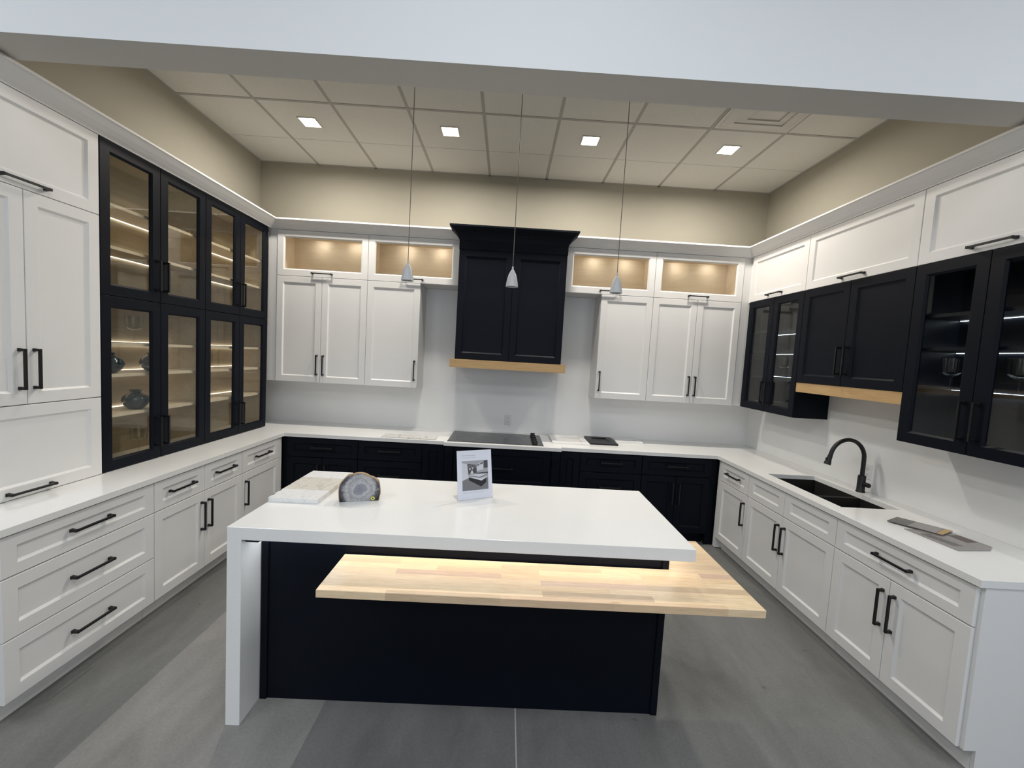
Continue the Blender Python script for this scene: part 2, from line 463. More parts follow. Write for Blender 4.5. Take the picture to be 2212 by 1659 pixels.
# the T-bar grid and the shallow score across each long tile
b = MB()
G0 = 0.3
for k in range(1, 9):
    x = G0+24.17*k; b.box(x-0.47, YS1, ZC-0.10, x+0.47, -0.02, ZC+0.01)
for y in (-45.1, -93.3): b.box(0.02, y-0.47, ZC-0.11, W-0.02, y+0.47, ZC+0.01)
b.box(0.02, -0.9, ZC-0.10, W-0.02, -0.02, ZC+0.01)
for x0, x1 in ((0.02, 0.9), (W-0.9, W-0.02)): b.box(x0, YS1, ZC-0.10, x1, -0.9, ZC+0.01)
structure(b.build('trim_1', M['tbar']))
b = MB(); b.box(0.9, -21.35, ZC-0.035, W-0.9, -21.2, ZC+0.01); structure(b.build('trim_2', M['tbar']))
# pale wall panels between worktop and wall cabinets
b = MB(); b.box(0.02, -0.25, 36.0, W-0.02, -0.02, 97); structure(b.build('trim_3', M['splash']))
b = MB(); b.box(W-0.25, -113, 36.0, W-0.02, -0.27, 97); structure(b.build('trim_4', M['splash']))
# showroom around the camera
b = MB(); b.box(-150, -420, ZT, 370, YS0-0.02, ZT+5); structure(b.build('ceiling_showroom', M['showroom']))
b = MB(); b.box(-155, -420, 0, -150, YS0, ZT); structure(b.build('wall_showroom_left', M['showroom']))
b = MB(); b.box(370, -420, 0, 375, YS0, ZT); structure(b.build('wall_showroom_right', M['showroom']))
b = MB()
b.box(-150, -425, 0, -100, -420, ZT); b.box(320, -425, 0, 370, -420, ZT); b.box(-100, -425, 135, 320, -420, ZT); b.box(-100, -425, 0, 320, -420, 8)
structure(b.build('wall_storefront', M['showroom']))

# ------------------------------------------------------------------ cabinet pieces
def handle(parent, fn, uc, vc, w, vertical, length=8.3):
    b = MB(); h = length/2; t = 0.22
    def bx(a0, a1, c0, c1, w0, w1, taper=0):
        if vertical: b.frustum(fn, uc+c0, uc+c1, vc+a0, vc+a1, w0, w1, taper)
        else: b.frustum(fn, uc+a0, uc+a1, vc+c0, vc+c1, w0, w1, taper)
    for sgn in (-1, 1):
        a = sgn*(h-0.33)
        bx(a-0.33, a+0.33, -0.33, 0.33, w-0.01, w+0.55, 0.07)
        bx(a-0.26, a+0.26, -0.26, 0.26, w+0.54, w+1.32, 0.0)
    bx(-h+0.1, h-0.1, -t, t, w+0.98, w+1.40, 0.03)
    return b.build('handle', M['black'], parent)

def front(parent, fn, kind, u0, u1, v0, v1, w, mat, hnd=None, hollow=False, ru=2.4, rv0=2.4, rv1=2.4, dark=False):
    g = 0.07
    b = MB()
    b.shaker(fn, u0+g, u1-g, v0+g, v1-g, w-0.75, w, ru, rv0, rv1, hole=hollow)
    d = b.build(kind, mat, parent)
    if hollow:
        p = MB(); p.rbox(fn, u0+ru+0.3, u1-ru-0.3, v0+rv0+0.3, v1-rv1-0.3, w-0.62, w-0.50)
        p.build('glass_pane', M['pane'], d)
    if hnd: handle(d, fn, hnd[1], hnd[2], w-0.0, hnd[0] == 'v')
    return d

FB = 24.93      # distance of base fronts from their wall
def base_cab(fn, u0, u1, mat, label, layout, toe=True, extra=None, group=None):
    a, c = fn(u0, 0, 0.3), fn(u1, 0, FB-0.75)
    org = ((a[0]+c[0])/2, (a[1]+c[1])/2, 0)
    t = thing('base_cabinet', label, 'cabinet', org, group)
    b = MB(); b.rbox(fn, u0+0.02, u1-0.02, 4.5, 34.66, 0.3, FB-0.77); b.build('body', mat, t)
    b = MB(); b.rbox(fn, u0+0.02, u1-0.02, 0, 4.49, 0.5, FB-3.0); b.build('toe_kick', mat, t)
    for L in layout:
        front(t, fn, L[0], L[1], L[2], L[3], L[4], FB, mat, L[5] if len(L) > 5 else None, rv0=L[6] if len(L) > 6 else 2.4, rv1=L[6] if len(L) > 6 else 2.4)
    return t
ZD0, ZD1, ZR0, ZR1 = 4.5, 26.9, 27.0, 34.35
HD = 20.1       # height of door pulls on base cabinets
HW = 30.95      # height of top-drawer pulls

# left run (fronts face right); u is the y coordinate
wm, nv = M['white'], M['navy']
lb1 = base_cab(left, -112.7, -82.25, wm, 'white three-drawer base cabinet nearest the camera in the left run', [
    ('drawer', -112.7, -82.25, ZR0, ZR1, ('h', -97.5, HW), 2.0),
    ('drawer', -112.7, -82.25, 15.8, 26.9, ('h', -97.5, 21.4)),
    ('drawer', -112.7, -82.25, 4.5, 15.7, ('h', -97.5, 10.2))])
lb2 = base_cab(left, -82.2, -48.85, wm, 'white left-hand base cabinet with two drawers over two doors', [
    ('drawer', -82.2, -65.5, ZR0, ZR1, ('h', -73.9, HW), 2.0), ('drawer', -65.5, -48.85, ZR0, ZR1, ('h', -57.2, HW), 2.0),
    ('door', -82.2, -65.5, ZD0, ZD1, ('v', -66.85, HD)), ('door', -65.5, -48.85, ZD0, ZD1, ('v', -64.15, HD))])
lb3 = base_cab(left, -48.8, -27.3, wm, 'white single-door base cabinet in the left run next to the navy corner', [
    ('drawer', -48.8, -27.3, ZR0, ZR1, ('h', -38.1, HW), 2.0), ('door', -48.8, -27.3, ZD0, ZD1, ('v', -47.4, HD))])
b = MB(); b.rbox(left, -27.25, -25.1, 0.3, 34.66, FB-4, FB-0.4); b.build('filler_strip', wm, lb3)

# right run (fronts face left)
rb1 = base_cab(rght, -45.2, -26.9, wm, 'white single-door base cabinet in the right run next to the navy corner', [
    ('drawer', -45.2, -26.9, ZR0, ZR1, ('h', -36.0, HW), 2.0), ('door', -45.2, -26.9, ZD0, ZD1, ('v', -43.8, HD))])
b = MB(); b.rbox(rght, -26.85, -25.1, 0.3, 34.66, FB-4, FB-0.4); b.build('filler_strip', wm, rb1)
# the sink base is open inside for the bowls
def sink_base():
    t = thing('base_cabinet', 'white sink base cabinet with two blank false fronts, under the black faucet', 'cabinet', (W-12, -63.7, 0))
    u0, u1 = -82.3, -45.25
    b = MB()
    for a0, a1 in ((u0+0.02, u0+0.7), (u1-0.7, u1-0.02)): b.rbox(rght, a0, a1, 4.5, 34.66, 0.3, FB-0.77)
    b.rbox(rght, u0+0.7, u1-0.7, 4.5, 5.2, 0.3, FB-0.77); b.rbox(rght, u0+0.7, u1-0.7, 5.2, 34.66, FB-1.4, FB-0.77)
    b.build('body', wm, t)
    b = MB(); b.rbox(rght, u0+0.02, u1-0.02, 0, 4.49, 0.5, FB-3.0); b.build('toe_kick', wm, t)
    front(t, rght, 'false_front', u0, -63.1, ZR0, ZR1, FB, wm, None, rv0=2.0, rv1=2.0)
    front(t, rght, 'false_front', -63.1, u1, ZR0, ZR1, FB, wm, None, rv0=2.0, rv1=2.0)
    front(t, rght, 'door', u0, -63.1, ZD0, ZD1, FB, wm, ('v', -64.45, HD))
    front(t, rght, 'door', -63.1, u1, ZD0, ZD1, FB, wm, ('v', -61.75, HD))
sink_base()
rb3 = base_cab(rght, -112.7, -82.35, wm, 'white base cabinet at the open end of the right run, one wide drawer', [
    ('drawer', -112.7, -82.35, ZR0, ZR1, ('h', -97.5, HW), 2.0),
    ('door', -112.7, -97.35, ZD0, ZD1, ('v', -98.7, HD)), ('door', -97.35, -82.35, ZD0, ZD1, ('v', -96.0, HD))])
b = MB(); b.prism([(0.3, 0), (FB-3.0, 0), (FB-3.0, 4.45), (FB-0.72, 4.45), (FB-0.72, 34.66), (0.3, 34.66)], lambda p, q, t: (W-p, t, q), -113.35, -112.73)
b.build('end_panel', wm, rb3)

# back run, navy
base_cab(back, 26.5, 53.45, nv, 'navy base cabinet with one drawer over two doors, back run left corner', [
    ('drawer', 26.5, 53.45, ZR0, ZR1, ('h', 40, HW), 2.0), ('door', 26.5, 39.95, ZD0, ZD1, ('v', 38.6, HD)), ('door', 39.95, 53.45, ZD0, ZD1, ('v', 41.3, HD))])
base_cab(back, 53.5, 77.95, nv, 'navy three-drawer base cabinet left of the cooktop in the back run', [
    ('drawer', 53.5, 77.95, ZR0, ZR1, ('h', 65.7, HW), 2.0), ('drawer', 53.5, 77.95, 15.8, 26.9, ('h', 65.7, 21.4)), ('drawer', 53.5, 77.95, 4.5, 15.7, ('h', 65.7, 10.2))])
base_cab(back, 78.0, 86.5, nv, 'narrow navy pull-out cabinet left of the cooktop base', [('door', 78.0, 86.5, ZD0, ZR1)])
base_cab(back, 131.3, 139.05, nv, 'narrow navy pull-out cabinet right of the cooktop base', [('door', 131.3, 139.05, ZD0, ZR1)])
base_cab(back, 139.1, 163.2, nv, 'navy three-drawer base cabinet right of the cooktop in the back run', [
    ('drawer', 139.1, 163.2, ZR0, ZR1, ('h', 151.1, HW), 2.0), ('drawer', 139.1, 163.2, 15.8, 26.9, ('h', 151.1, 21.4)), ('drawer', 139.1, 163.2, 4.5, 15.7, ('h', 151.1, 10.2))])
rc = base_cab(back, 163.25, 190.3, nv, 'navy base cabinet with one drawer over two doors, back run right corner', [
    ('drawer', 163.25, 190.3, ZR0, ZR1, ('h', 176.8, HW), 2.0), ('door', 163.25, 176.9, ZD0, ZD1, ('v', 175.6, HD)), ('door', 176.9, 190.3, ZD0, ZD1, ('v', 178.2, HD))])
b = MB(); b.box(190.35, -24.0, 0.05, 193.6, -23.2, 34.66); b.build('filler_strip', nv, rc)
def cooktop_base():
    t = thing('base_cabinet', 'navy cooktop base stepping forward between two turned posts', 'cabinet', (108.9, -12, 0))
    b = MB(); b.box(86.6, -25.4, 4.5, 131.2, -0.4, 34.66); b.build('body', nv, t)
    b = MB(); b.box(90.3, -23, 0, 127.4, -0.5, 4.48); b.build('toe_kick', nv, t)
    g = 0
    for (v0, v1) in ((4.5, 19.2), (19.3, 34.35)):
        b = MB(); b.shaker(back, 90.4, 127.3, v0+0.07, v1-0.07, 25.42, 26.2, 2.4, 2.4, 2.4)
        d = b.build('drawer', nv, t); handle(d, back, 108.9, (v0+v1)/2, 26.2, False)
    for x in (88.45, 129.3):
        b = MB()
        b.box(x-1.7, -26.6, 0, x+1.7, -25.41, 4.5); b.box(x-1.7, -26.6, 31.3, x+1.7, -25.41, 34.5)
        b.box(x-1.35, -26.3, 4.5, x+1.35, -25.41, 31.3)
        b.box(x-1.55, -26.5, 30.2, x+1.55, -25.41, 30.6); b.box(x-1.55, -26.5, 28.8, x+1.55, -25.41, 29.1)
        b.box(x-1.55, -26.5, 5.4, x+1.55, -25.41, 5.8)
        b.build('post', nv, t, bevel=0.06)
cooktop_base()
b = MB(); b.box(24.6, -24.0, 0.05, 26.45, -23.2, 34.66)
tag(b.build('corner_filler', nv), 'navy filler strip in the left back corner under the worktop', 'filler')

# ------------------------------------------------------------------ worktop with sink cut-out
def slab(name, xs, ys, inside, z0, z1, mat):
    b = MB(); xs = sorted(xs); ys = sorted(ys)
    ok = lambda i, j: 0 <= i < len(xs)-1 and 0 <= j < len(ys)-1 and inside((xs[i]+xs[i+1])/2, (ys[j]+ys[j+1])/2)
    for i in range(len(xs)-1):
        for j in range(len(ys)-1):
            if not ok(i, j): continue
            x0, x1, y0, y1 = xs[i], xs[i+1], ys[j], ys[j+1]
            b.add([(x0,y0,z1),(x1,y0,z1),(x1,y1,z1),(x0,y1,z1)], [(0,1,2,3)])
            b.add([(x0,y0,z0),(x1,y0,z0),(x1,y1,z0),(x0,y1,z0)], [(3,2,1,0)])
            for (di, dj, p, q) in ((-1,0,(x0,y1),(x0,y0)), (1,0,(x1,y0),(x1,y1)), (0,-1,(x0,y0),(x1,y0)), (0,1,(x1,y1),(x0,y1))):
                if not ok(i+di, j+dj):
                    b.add([(p[0],p[1],z0),(q[0],q[1],z0),(q[0],q[1],z1),(p[0],p[1],z1)], [(0,1,2,3)])
    return b.build(name, mat)
SX0, SX1, SY0, SY1 = 196.85, 212.55, -78.5, -48.55
def in_top(x, y):
    if y > -25.5 or (86.45 < x < 131.25 and y > -27.1): r = True
    else: r = (x < 25.5 or x > W-25.5)
    if SX0 < x < SX1 and SY0 < y < SY1: r = False
    return r
wt = slab('worktop', [0.3, 25.5, 86.45, 131.25, W-25.5, SX0, SX1, W-0.3], [-113.6, SY0, SY1, -27.1, -25.5, -0.3], in_top, 34.7, 36.0, M['quartz'])
tag(wt, 'white quartz worktop running round the three walls', 'countertop')

# ------------------------------------------------------------------ sink, faucet, outlets
def sink():
    t = thing('kitchen_sink', 'black double-bowl undermount sink in the right-hand worktop', 'sink', ((SX0+SX1)/2, (SY0+SY1)/2, 26))
    x0, x1, y0, y1 = SX0-0.15, SX1+0.15, SY0-0.15, SY1+0.15
    ym = -65.6
    for (a, c) in ((y0, ym-0.45), (ym+0.45, y1)):
        b = MB(); zt = 34.66 if True else 0
        R = lambda i, z: [(x0+i, a+i, z), (x1-i, a+i, z), (x1-i, c-i, z), (x0+i, c-i, z)]
        b.rings([R(-0.3, 26.2), R(-0.3, zt), R(0.05, zt), R(0.25, 30), R(0.7, 26.9), R(2.0, 26.6)], True, True)
        bowl = b.build('bowl', M['sink'], t)
        d = MB(); d.lathe([(1.7, 26.62), (1.7, 26.75), (1.2, 26.78), (0.9, 26.65)], ((x0+x1)/2, (a+c)/2, 0), 20); d.build('drain', M['satin'], bowl, smooth=True)
    b = MB(); b.box(x0, ym-0.44, 33.2, x1, ym+0.44, 34.5); b.build('divider', M['sink'], t, bevel=0.2, seg=2)
sink()
def faucet():
    fx, fy = 214.5, -63.9
    t = thing('faucet', 'matt black gooseneck pull-down faucet behind the sink', 'faucet', (fx, fy, 36))
    b = MB(); b.lathe([(1.15, 36.01), (1.15, 36.25), (1.0, 36.45), (0.98, 40.6), (0.9, 40.9), (0.7, 41.0)], (fx, fy, 0), 24); b.build('base', M['black'], t, smooth=True)
    path = [(fx, fy, 40.9), (fx, fy, 43), (fx, fy, 45.6)]
    R = 5.0; cx = fx-R
    for k in range(1, 19):
        a = math.pi*k/18*0.94; path.append((cx+R*math.cos(a), fy, 45.9+R*math.sin(a)*1.06))
    b = MB(); b.tube(path, 0.56); b.build('spout', M['black'], t, smooth=True)
    e = Vector(path[-1]); d = (e-Vector(path[-2])).normalized()
    pts = [e, e+d*0.6, e+d*0.62, e+d*1.8, e+d*2.7, e+d*3.3, e+d*3.35]
    b = MB(); b.tube([tuple(p) for p in pts], [0.56, 0.58, 0.62, 0.66, 0.86, 0.9, 0.72]); h = b.build('spray_head', M['black'], t, smooth=True)
    q = e+d*1.7; b = MB(); b.box(q.x-0.95, fy-0.22, q.z-0.45, q.x-0.55, fy+0.22, q.z+0.45); b.build('spray_button', M['black'], h, bevel=0.08)
    b = MB(); b.lathe([(0.55, -0.9), (0.6, -1.2), (0.66, -1.5), (0.66, -2.5), (0.5, -2.75), (0.2, -2.82)], (fx, fy, 38.6), 20, 'y'); b.build('lever', M['black'], t, smooth=True)
faucet()
def outlet(fn, u, v, w, label):
    a = fn(u, v-2.3, w)
    t = thing('wall_outlet', label, 'outlet', a)
    b = MB(); b.frustum(fn, u-1.45, u+1.45, v-2.3, v+2.3, w+0.01, w+0.25, 0.12); b.build('cover_plate', M['plate'], t)
    for dv in (-0.95, 0.95):
        b = MB(); b.rbox(fn, u-0.68, u+0.68, v+dv-0.6, v+dv+0.6, w+0.22, w+0.30); r = b.build('receptacle', M['plate'], t, bevel=0.05)
        for du, hh in ((-0.25, 0.26), (0.25, 0.32)):
            b = MB(); b.rbox(fn, u+du-0.05, u+du+0.05, v+dv-0.02, v+dv+hh, w+0.28, w+0.315); b.build('slot', M['slot'], r)
        b = MB(); b.rbox(fn, u-0.11, u+0.11, v+dv-0.42, v+dv-0.2, w+0.28, w+0.315); b.build('slot', M['slot'], r)
outlet(back, 110.4, 41.6, 0.25, 'white duplex outlet on the back wall above the cooktop')
outlet(rght, -62.2, 41.8, 0.25, 'white duplex outlet on the right wall behind the black faucet')

# ------------------------------------------------------------------ wall cabinets
FU = 12.8
ZU0, ZU1, ZU2 = 54.6, 97.0, 115.0
def cab_origin(fn, u0, u1, v0, f):
    a, c = fn(u0, v0, 0.3), fn(u1, v0, f); return ((a[0]+c[0])/2, (a[1]+c[1])/2, v0)
def solid_cab(name, label, cat, fn, u0, u1, v0, v1, f, mat, fronts, group=None):
    t = thing(name, label, cat, cab_origin(fn, u0, u1, v0, f), group)
    b = MB(); b.rbox(fn, u0+0.02, u1-0.02, v0+0.02, v1-0.02, 0.3, f-0.77); b.build('body', mat, t)
    for L in fronts:
        front(t, fn, 'door', L[0], L[1], L[2], L[3], f, mat, L[4])
    return t
def shell_cab(name, label, cat, fn, u0, u1, v0, v1, f, mat, inner, fronts, shelves=(), led=None, pucks=(), shelf_mat=None, strip_len=None):
    t = thing(name, label, cat, cab_origin(fn, u0, u1, v0, f))
    g, k, fw = 0.02, 0.55, f-0.77
    b = MB()
    b.rbox(fn, u0+g, u0+k, v0+g, v1-g, 0.3, fw); b.rbox(fn, u1-k, u1-g, v0+g, v1-g, 0.3, fw)
    b.rbox(fn, u0+k, u1-k, v0+g, v0+k, 0.3, fw); b.rbox(fn, u0+k, u1-k, v1-k, v1-g, 0.3, fw)
    b.rbox(fn, u0+k, u1-k, v0+k, v1-k, 0.3, 0.6)
    b.build('body', mat, t)
    b = MB(); e = 0.1
    b.rbox(fn, u0+k, u0+k+e, v0+k, v1-k, 0.6, fw-0.05); b.rbox(fn, u1-k-e, u1-k, v0+k, v1-k, 0.6, fw-0.05)
    b.rbox(fn, u0+k+e, u1-k-e, v0+k, v0+k+e, 0.6, fw-0.05); b.rbox(fn, u0+k+e, u1-k-e, v1-k-e, v1-k, 0.6, fw-0.05)
    b.rbox(fn, u0+k+e, u1-k-e, v0+k+e, v1-k-e, 0.6, 0.6+e)
    b.build('interior_lining', inner, t)
    for z in shelves:
        b = MB(); b.rbox(fn, u0+k+e+0.02, u1-k-e-0.02, z-0.38, z+0.38, 1.25, fw-0.9); s = b.build('shelf', shelf_mat or inner, t)
        if led:
            b = MB(); b.rbox(fn, u0+k+e+0.3, u1-k-e-0.3, z-0.48, z+0.48, 0.85, 1.15); b.build('led_strip', led, s)
    for (pu, pw) in pucks:
        p = fn(pu, v1-k-e-0.16, pw); b = MB(); b.lathe([(0.55, 0), (0.55, 0.15)], p, 16); b.build('puck_light', M['puck'], t)
    for L in fronts: front(t, fn, 'door', L[0], L[1], L[2], L[3], f, mat, L[4], hollow=True)
    return t

# back wall
xa, xb, xc, xd, xe = 14.72, 32.75, 50.9, 72.3, 87.3
ya, yb_, yc, yd, ye = 130.5, 145.5, 166.75, 185.0, 202.85
c = solid_cab('wall_cabinet', 'white double-door wall cabinet left of the hood, beside the dark glass hutch', 'cabinet', back, xa, xc, ZU0, ZU1, FU, wm,
    [(xa, xb, ZU0, ZU1, ('v', xb-1.3, 61.75)), (xb, xc, ZU0, ZU1, ('v', xb+1.3, 61.75))])
b = MB(); b.rbox(back, 11.0, xa-0.03, ZU0, ZU2, FU-1.4, FU-0.5); b.build('filler_strip', wm, c)
b = MB(); b.rbox(back, 0.4, xa-0.05, ZU0, ZU0+0.6, 0.3, FU-1.45); b.build('corner_light_stop', wm, c)  # unseen panel added to stop downlight leaking through the corner void
solid_cab('wall_cabinet', 'white single-door wall cabinet directly left of the range hood', 'cabinet', back, xc+0.03, xd, ZU0, ZU1, FU, wm, [(xc, xd, ZU0, ZU1, ('v', xd-1.3, 61.75))])
solid_cab('wall_cabinet', 'white single-door wall cabinet directly right of the range hood', 'cabinet', back, yb_, yc-0.03, ZU0, ZU1, FU, wm, [(yb_, yc, ZU0, ZU1, ('v', yb_+1.3, 61.75))])
c = solid_cab('wall_cabinet', 'white double-door wall cabinet right of the hood, at the back corner', 'cabinet', back, yc, ye, ZU0, ZU1, FU, wm,
    [(yc, yd, ZU0, ZU1, ('v', yd-1.3, 61.75)), (yd, ye, ZU0, ZU1, ('v', yd+1.3, 61.75))])
b = MB(); b.rbox(back, ye+0.03, 206.9, ZU0, ZU2, FU-1.4, FU-0.5); b.build('filler_strip', wm, c)
b = MB(); b.rbox(back, ye+0.05, W-0.4, ZU0, ZU0+0.6, 0.3, FU-1.45); b.build('corner_light_stop', wm, c)  # unseen, added against the same light leak in the right corner
for (u0, u1, lab) in ((xa, xc, 'white glass-front top cabinet with maple interior, leftmost on the back wall'),
                      (xc, xe, 'white glass-front top cabinet with maple interior, touching the hood on its left'),
                      (ya, yc, 'white glass-front top cabinet with maple interior, touching the hood on its right'),
                      (yc, ye, 'white glass-front top cabinet with maple interior, rightmost on the back wall')):
    uc = (u0+u1)/2
    shell_cab('top_cabinet', lab, 'cabinet', back, u0+0.02, u1-0.02, ZU1+0.02, ZU2, FU, wm, M['maple'],
        [(u0, u1, ZU1, ZU2, ('h', uc, 98.35))], pucks=((uc-5, 5.0), (uc+9, 5.0)))

# left wall: dark glass hutch on the worktop, tall white column nearer the camera
FL = 12.6
h0, h1, h2, h3, h4 = -82.2, -65.45, -48.7, -31.95, -15.2
ZH0, ZH1 = 36.03, 79.0
goblet_shelf = 67.3
for (u0, um, u1, where) in ((h0, h1, h2, 'nearer the camera'), (h2, h3, h4, 'by the back corner')):
    shell_cab('glass_cabinet', 'upper charcoal glass-door cabinet of the left hutch, %s' % where, 'cabinet', left, u0+0.02, u1-0.02, ZH1+0.02, ZU2, FL, nv, M['maple_dark'],
        [(u0, um, ZH1, ZU2, ('v', um-1.3, 86.2)), (um, u1, ZH1, ZU2, ('v', um+1.3, 86.2))], (101.0, 90.9), M['led_warm'], shelf_mat=M['maple'])  # paler maple copy on the shelves: light on their edges is in the colour
    shell_cab('glass_cabinet', 'lower charcoal glass-door cabinet of the left hutch, %s' % where, 'cabinet', left, u0+0.02, u1-0.02, ZH0, ZH1-0.02, FL, nv, M['maple_dark'],
        [(u0, um, ZH0+0.1, ZH1, ('v', um-1.3, 43.6)), (um, u1, ZH0+0.1, ZH1, ('v', um+1.3, 43.6))], (67.3, 59.5, 49.4), M['led_warm'], shelf_mat=M['maple'])  # shelves again in the paler copy, with room light in their colour
T0, TM, T1 = -112.7, -97.3, -82.26
solid_cab('top_cabinet', 'white flip-up top cabinet above the tall left column', 'cabinet', left, T0, T1, ZU1, ZU2, FL, wm, [(T0, T1, ZU1, ZU2, ('h', TM, 98.4))])
solid_cab('wall_cabinet', 'tall white double-door cabinet in the left column beside the dark hutch', 'cabinet', left, T0, T1, 54.75, ZU1-0.03, FL, wm,
    [(T0, TM, 54.75, ZU1, ('v', TM-1.3, 61.9)), (TM, T1, 54.75, ZU1, ('v', TM+1.3, 61.9))])
solid_cab('appliance_garage', 'white lift-up appliance cabinet standing on the left worktop', 'cabinet', left, T0, T1, 36.03, 54.72, FL, wm, [(T0, T1, 36.05, 54.7, ('h', TM, 37.35))])

# right wall
FR = 12.33
r0, rA, r1, rB, r2, rC, r3 = -13.95, -29.4, -44.95, -63.2, -81.9, -97.2, -112.7
for (u0, u1, lab) in ((r1, r0, 'white flip-up top cabinet on the right wall at the back corner'),
                      (r2, r1, 'white flip-up top cabinet on the right wall over the plain dark doors'),
                      (r3, r2, 'white flip-up top cabinet on the right wall nearest the camera')):
    t = solid_cab('top_cabinet', lab, 'cabinet', rght, u0, u1, ZU1+0.02, ZU2, FR, wm, [(u0, u1, ZU1, ZU2, ('h', (u0+u1)/2, 98.35))])
    if u1 == r0:
        b = MB(); b.rbox(rght, r0+0.03, -12.35, ZU1, ZU2, FR-1.4, FR-0.5); b.build('filler_strip', wm, t)
shell_cab('glass_cabinet', 'dark glass-door wall cabinet on the right wall at the back corner', 'cabinet', rght, r1+0.02, r0, ZU0, ZU1-0.02, FR, nv, M['shelfdark'],
    [(r1, rA, ZU0, ZU1, ('v', rA-1.3, 61.75)), (rA, r0, ZU0, ZU1, ('v', rA+1.3, 61.75))], (84.8, 77.1, 67.4), M['led_cool'])
shell_cab('glass_cabinet', 'dark glass-door wall cabinet on the right wall nearest the camera', 'cabinet', rght, r3, r2-0.02, ZU0, ZU1-0.02, FR, nv, M['shelfdark'],
    [(r3, rC, ZU0, ZU1, ('v', rC-1.3, 61.75)), (rC, r2, ZU0, ZU1, ('v', rC+1.3, 61.75))], (84.8, 77.1, 67.4), M['led_cool'])
t = solid_cab('wall_cabinet', 'plain dark double-door wall cabinet over the sink with oak rail below', 'cabinet', rght, r2, r1, 66.6, ZU1-0.02, FR, nv,
    [(r2, rB, 66.6, ZU1, ('v', rB-1.3, 74.0)), (rB, r1, 66.6, ZU1, ('v', rB+1.3, 74.0))])
b = MB(); b.rbox(rght, r2+0.03, r1-0.03, 63.5, 66.58, FR-1.3, FR-0.25); b.rbox(rght, r2+0.03, r1-0.03, 65.6, 66.58, 0.3, FR-1.3)
b.build('oak_rail', M['oaky'], t)

# ------------------------------------------------------------------ crown moulding
def sweep(path, prof, name, mat, parent=None, cope=None):
    n = len(path); loops = []
    P = [Vector((p[0], p[1])) for p in path]
    for i in range(n):
        ds = []
        if i > 0: ds.append((P[i]-P[i-1]).normalized())
        if i < n-1: ds.append((P[i+1]-P[i]).normalized())
        ns = [Vector((d.y, -d.x)) for d in ds]
        m = ns[0] if len(ns) == 1 else (ns[0]+ns[1]).normalized()/max(0.2, math.cos(ns[0].angle(ns[1])/2))
        loops.append([(P[i].x+m.x*o, P[i].y+m.y*o, z) for o, z in prof])
    if cope:                                # an end cut to the outline of the moulding it dies into
        k, fx = cope; loops[k] = [(fx(z), y, z) for x, y, z in loops[k]]
    b = MB(); b.rings(loops, True, True)
    return b.build(name, mat, parent)
HOOD = [(0.15, 113.4), (0.35, 114.0), (0.8, 114.9), (1.5, 115.9), (2.5, 116.9), (3.35, 117.6), (3.6, 117.65), (3.6, 119.0)]
def hood_out(z):
    for (a, z0), (c, z1) in zip(HOOD, HOOD[1:]):
        if z0 <= z <= z1: return a+(c-a)*(z-z0)/(z1-z0)
    return HOOD[-1][0]
white_prof = [(-6, 115.05), (0.05, 115.05), (0.12, 115.35), (0.9, 115.9), (1.9, 116.75), (2.8, 117.75), (3.05, 118.0), (3.3, 118.03), (3.32, 118.12), (2.9, 118.75), (-6, 118.75)]
tag(sweep([(FL, -113.0), (FL, -FU), (87.0, -FU)], white_prof, 'crown_moulding', M['white'], None, (2, lambda z: 87.9-hood_out(z))), 'white crown moulding over the left hutch and left of the hood', 'crown moulding')
tag(sweep([(130.8, -FU), (W-FR, -FU), (W-FR, -113.0)], white_prof, 'crown_moulding', M['white'], None, (0, lambda z: 129.95+hood_out(z))), 'white crown moulding right of the hood and along the right wall', 'crown moulding')

# ------------------------------------------------------------------ range hood
def hood():
    t = thing('range_hood', 'tall navy range hood with oak rail over the cooktop', 'range hood', (108.9, -10, 64.4))
    x0, x1, fy = 88.0, 129.85, 19.5
    b = MB(); b.box(x0, -fy+0.77, 66, x1, -0.3, 110.1); b.build('body', nv, t)
    xm = 109.1
    for (a, c) in ((x0, xm), (xm, x1)):
        b = MB(); b.shaker(back, a+0.05, c-0.05, 67.75, 109.9, fy-0.75, fy, 2.45, 2.45, 2.45); b.build('door', nv, t)
    b = MB(); b.box(x0-0.1, -fy-0.12, 109.95, x1+0.1, -0.3, 114.2); b.build('frieze', nv, t)
    prof = [(-0.5, 113.4), (0.15, 113.4), (0.35, 114.0), (0.8, 114.9), (1.5, 115.9), (2.5, 116.9), (3.35, 117.6), (3.6, 117.65), (3.6, 118.25), (-0.5, 118.25)]
    sweep([(x0-0.05, -12.85), (x0-0.05, -fy-0.08), (x1+0.05, -fy-0.08), (x1+0.05, -12.85)], prof, 'crown', nv, t)
    b = MB(); b.box(x0, -fy, 113.5, x1, -0.4, 118.0); b.build('cap', nv, t)
    b = MB(); b.box(x0-1.7, -fy-1.2, 64.4, x1+1.7, -fy-0.02, 67.65); b.box(x0-1.7, -fy-0.02, 64.4, x0-0.05, -0.3, 67.65); b.box(x1+0.05, -fy-0.02, 64.4, x1+1.7, -0.3, 67.65)
    b.build('oak_rail', M['oak'], t)
    b = MB(); b.box(x0, -fy, 65.2, x1, -0.4, 65.9); b.build('underside_panel', nv, t)
hood()

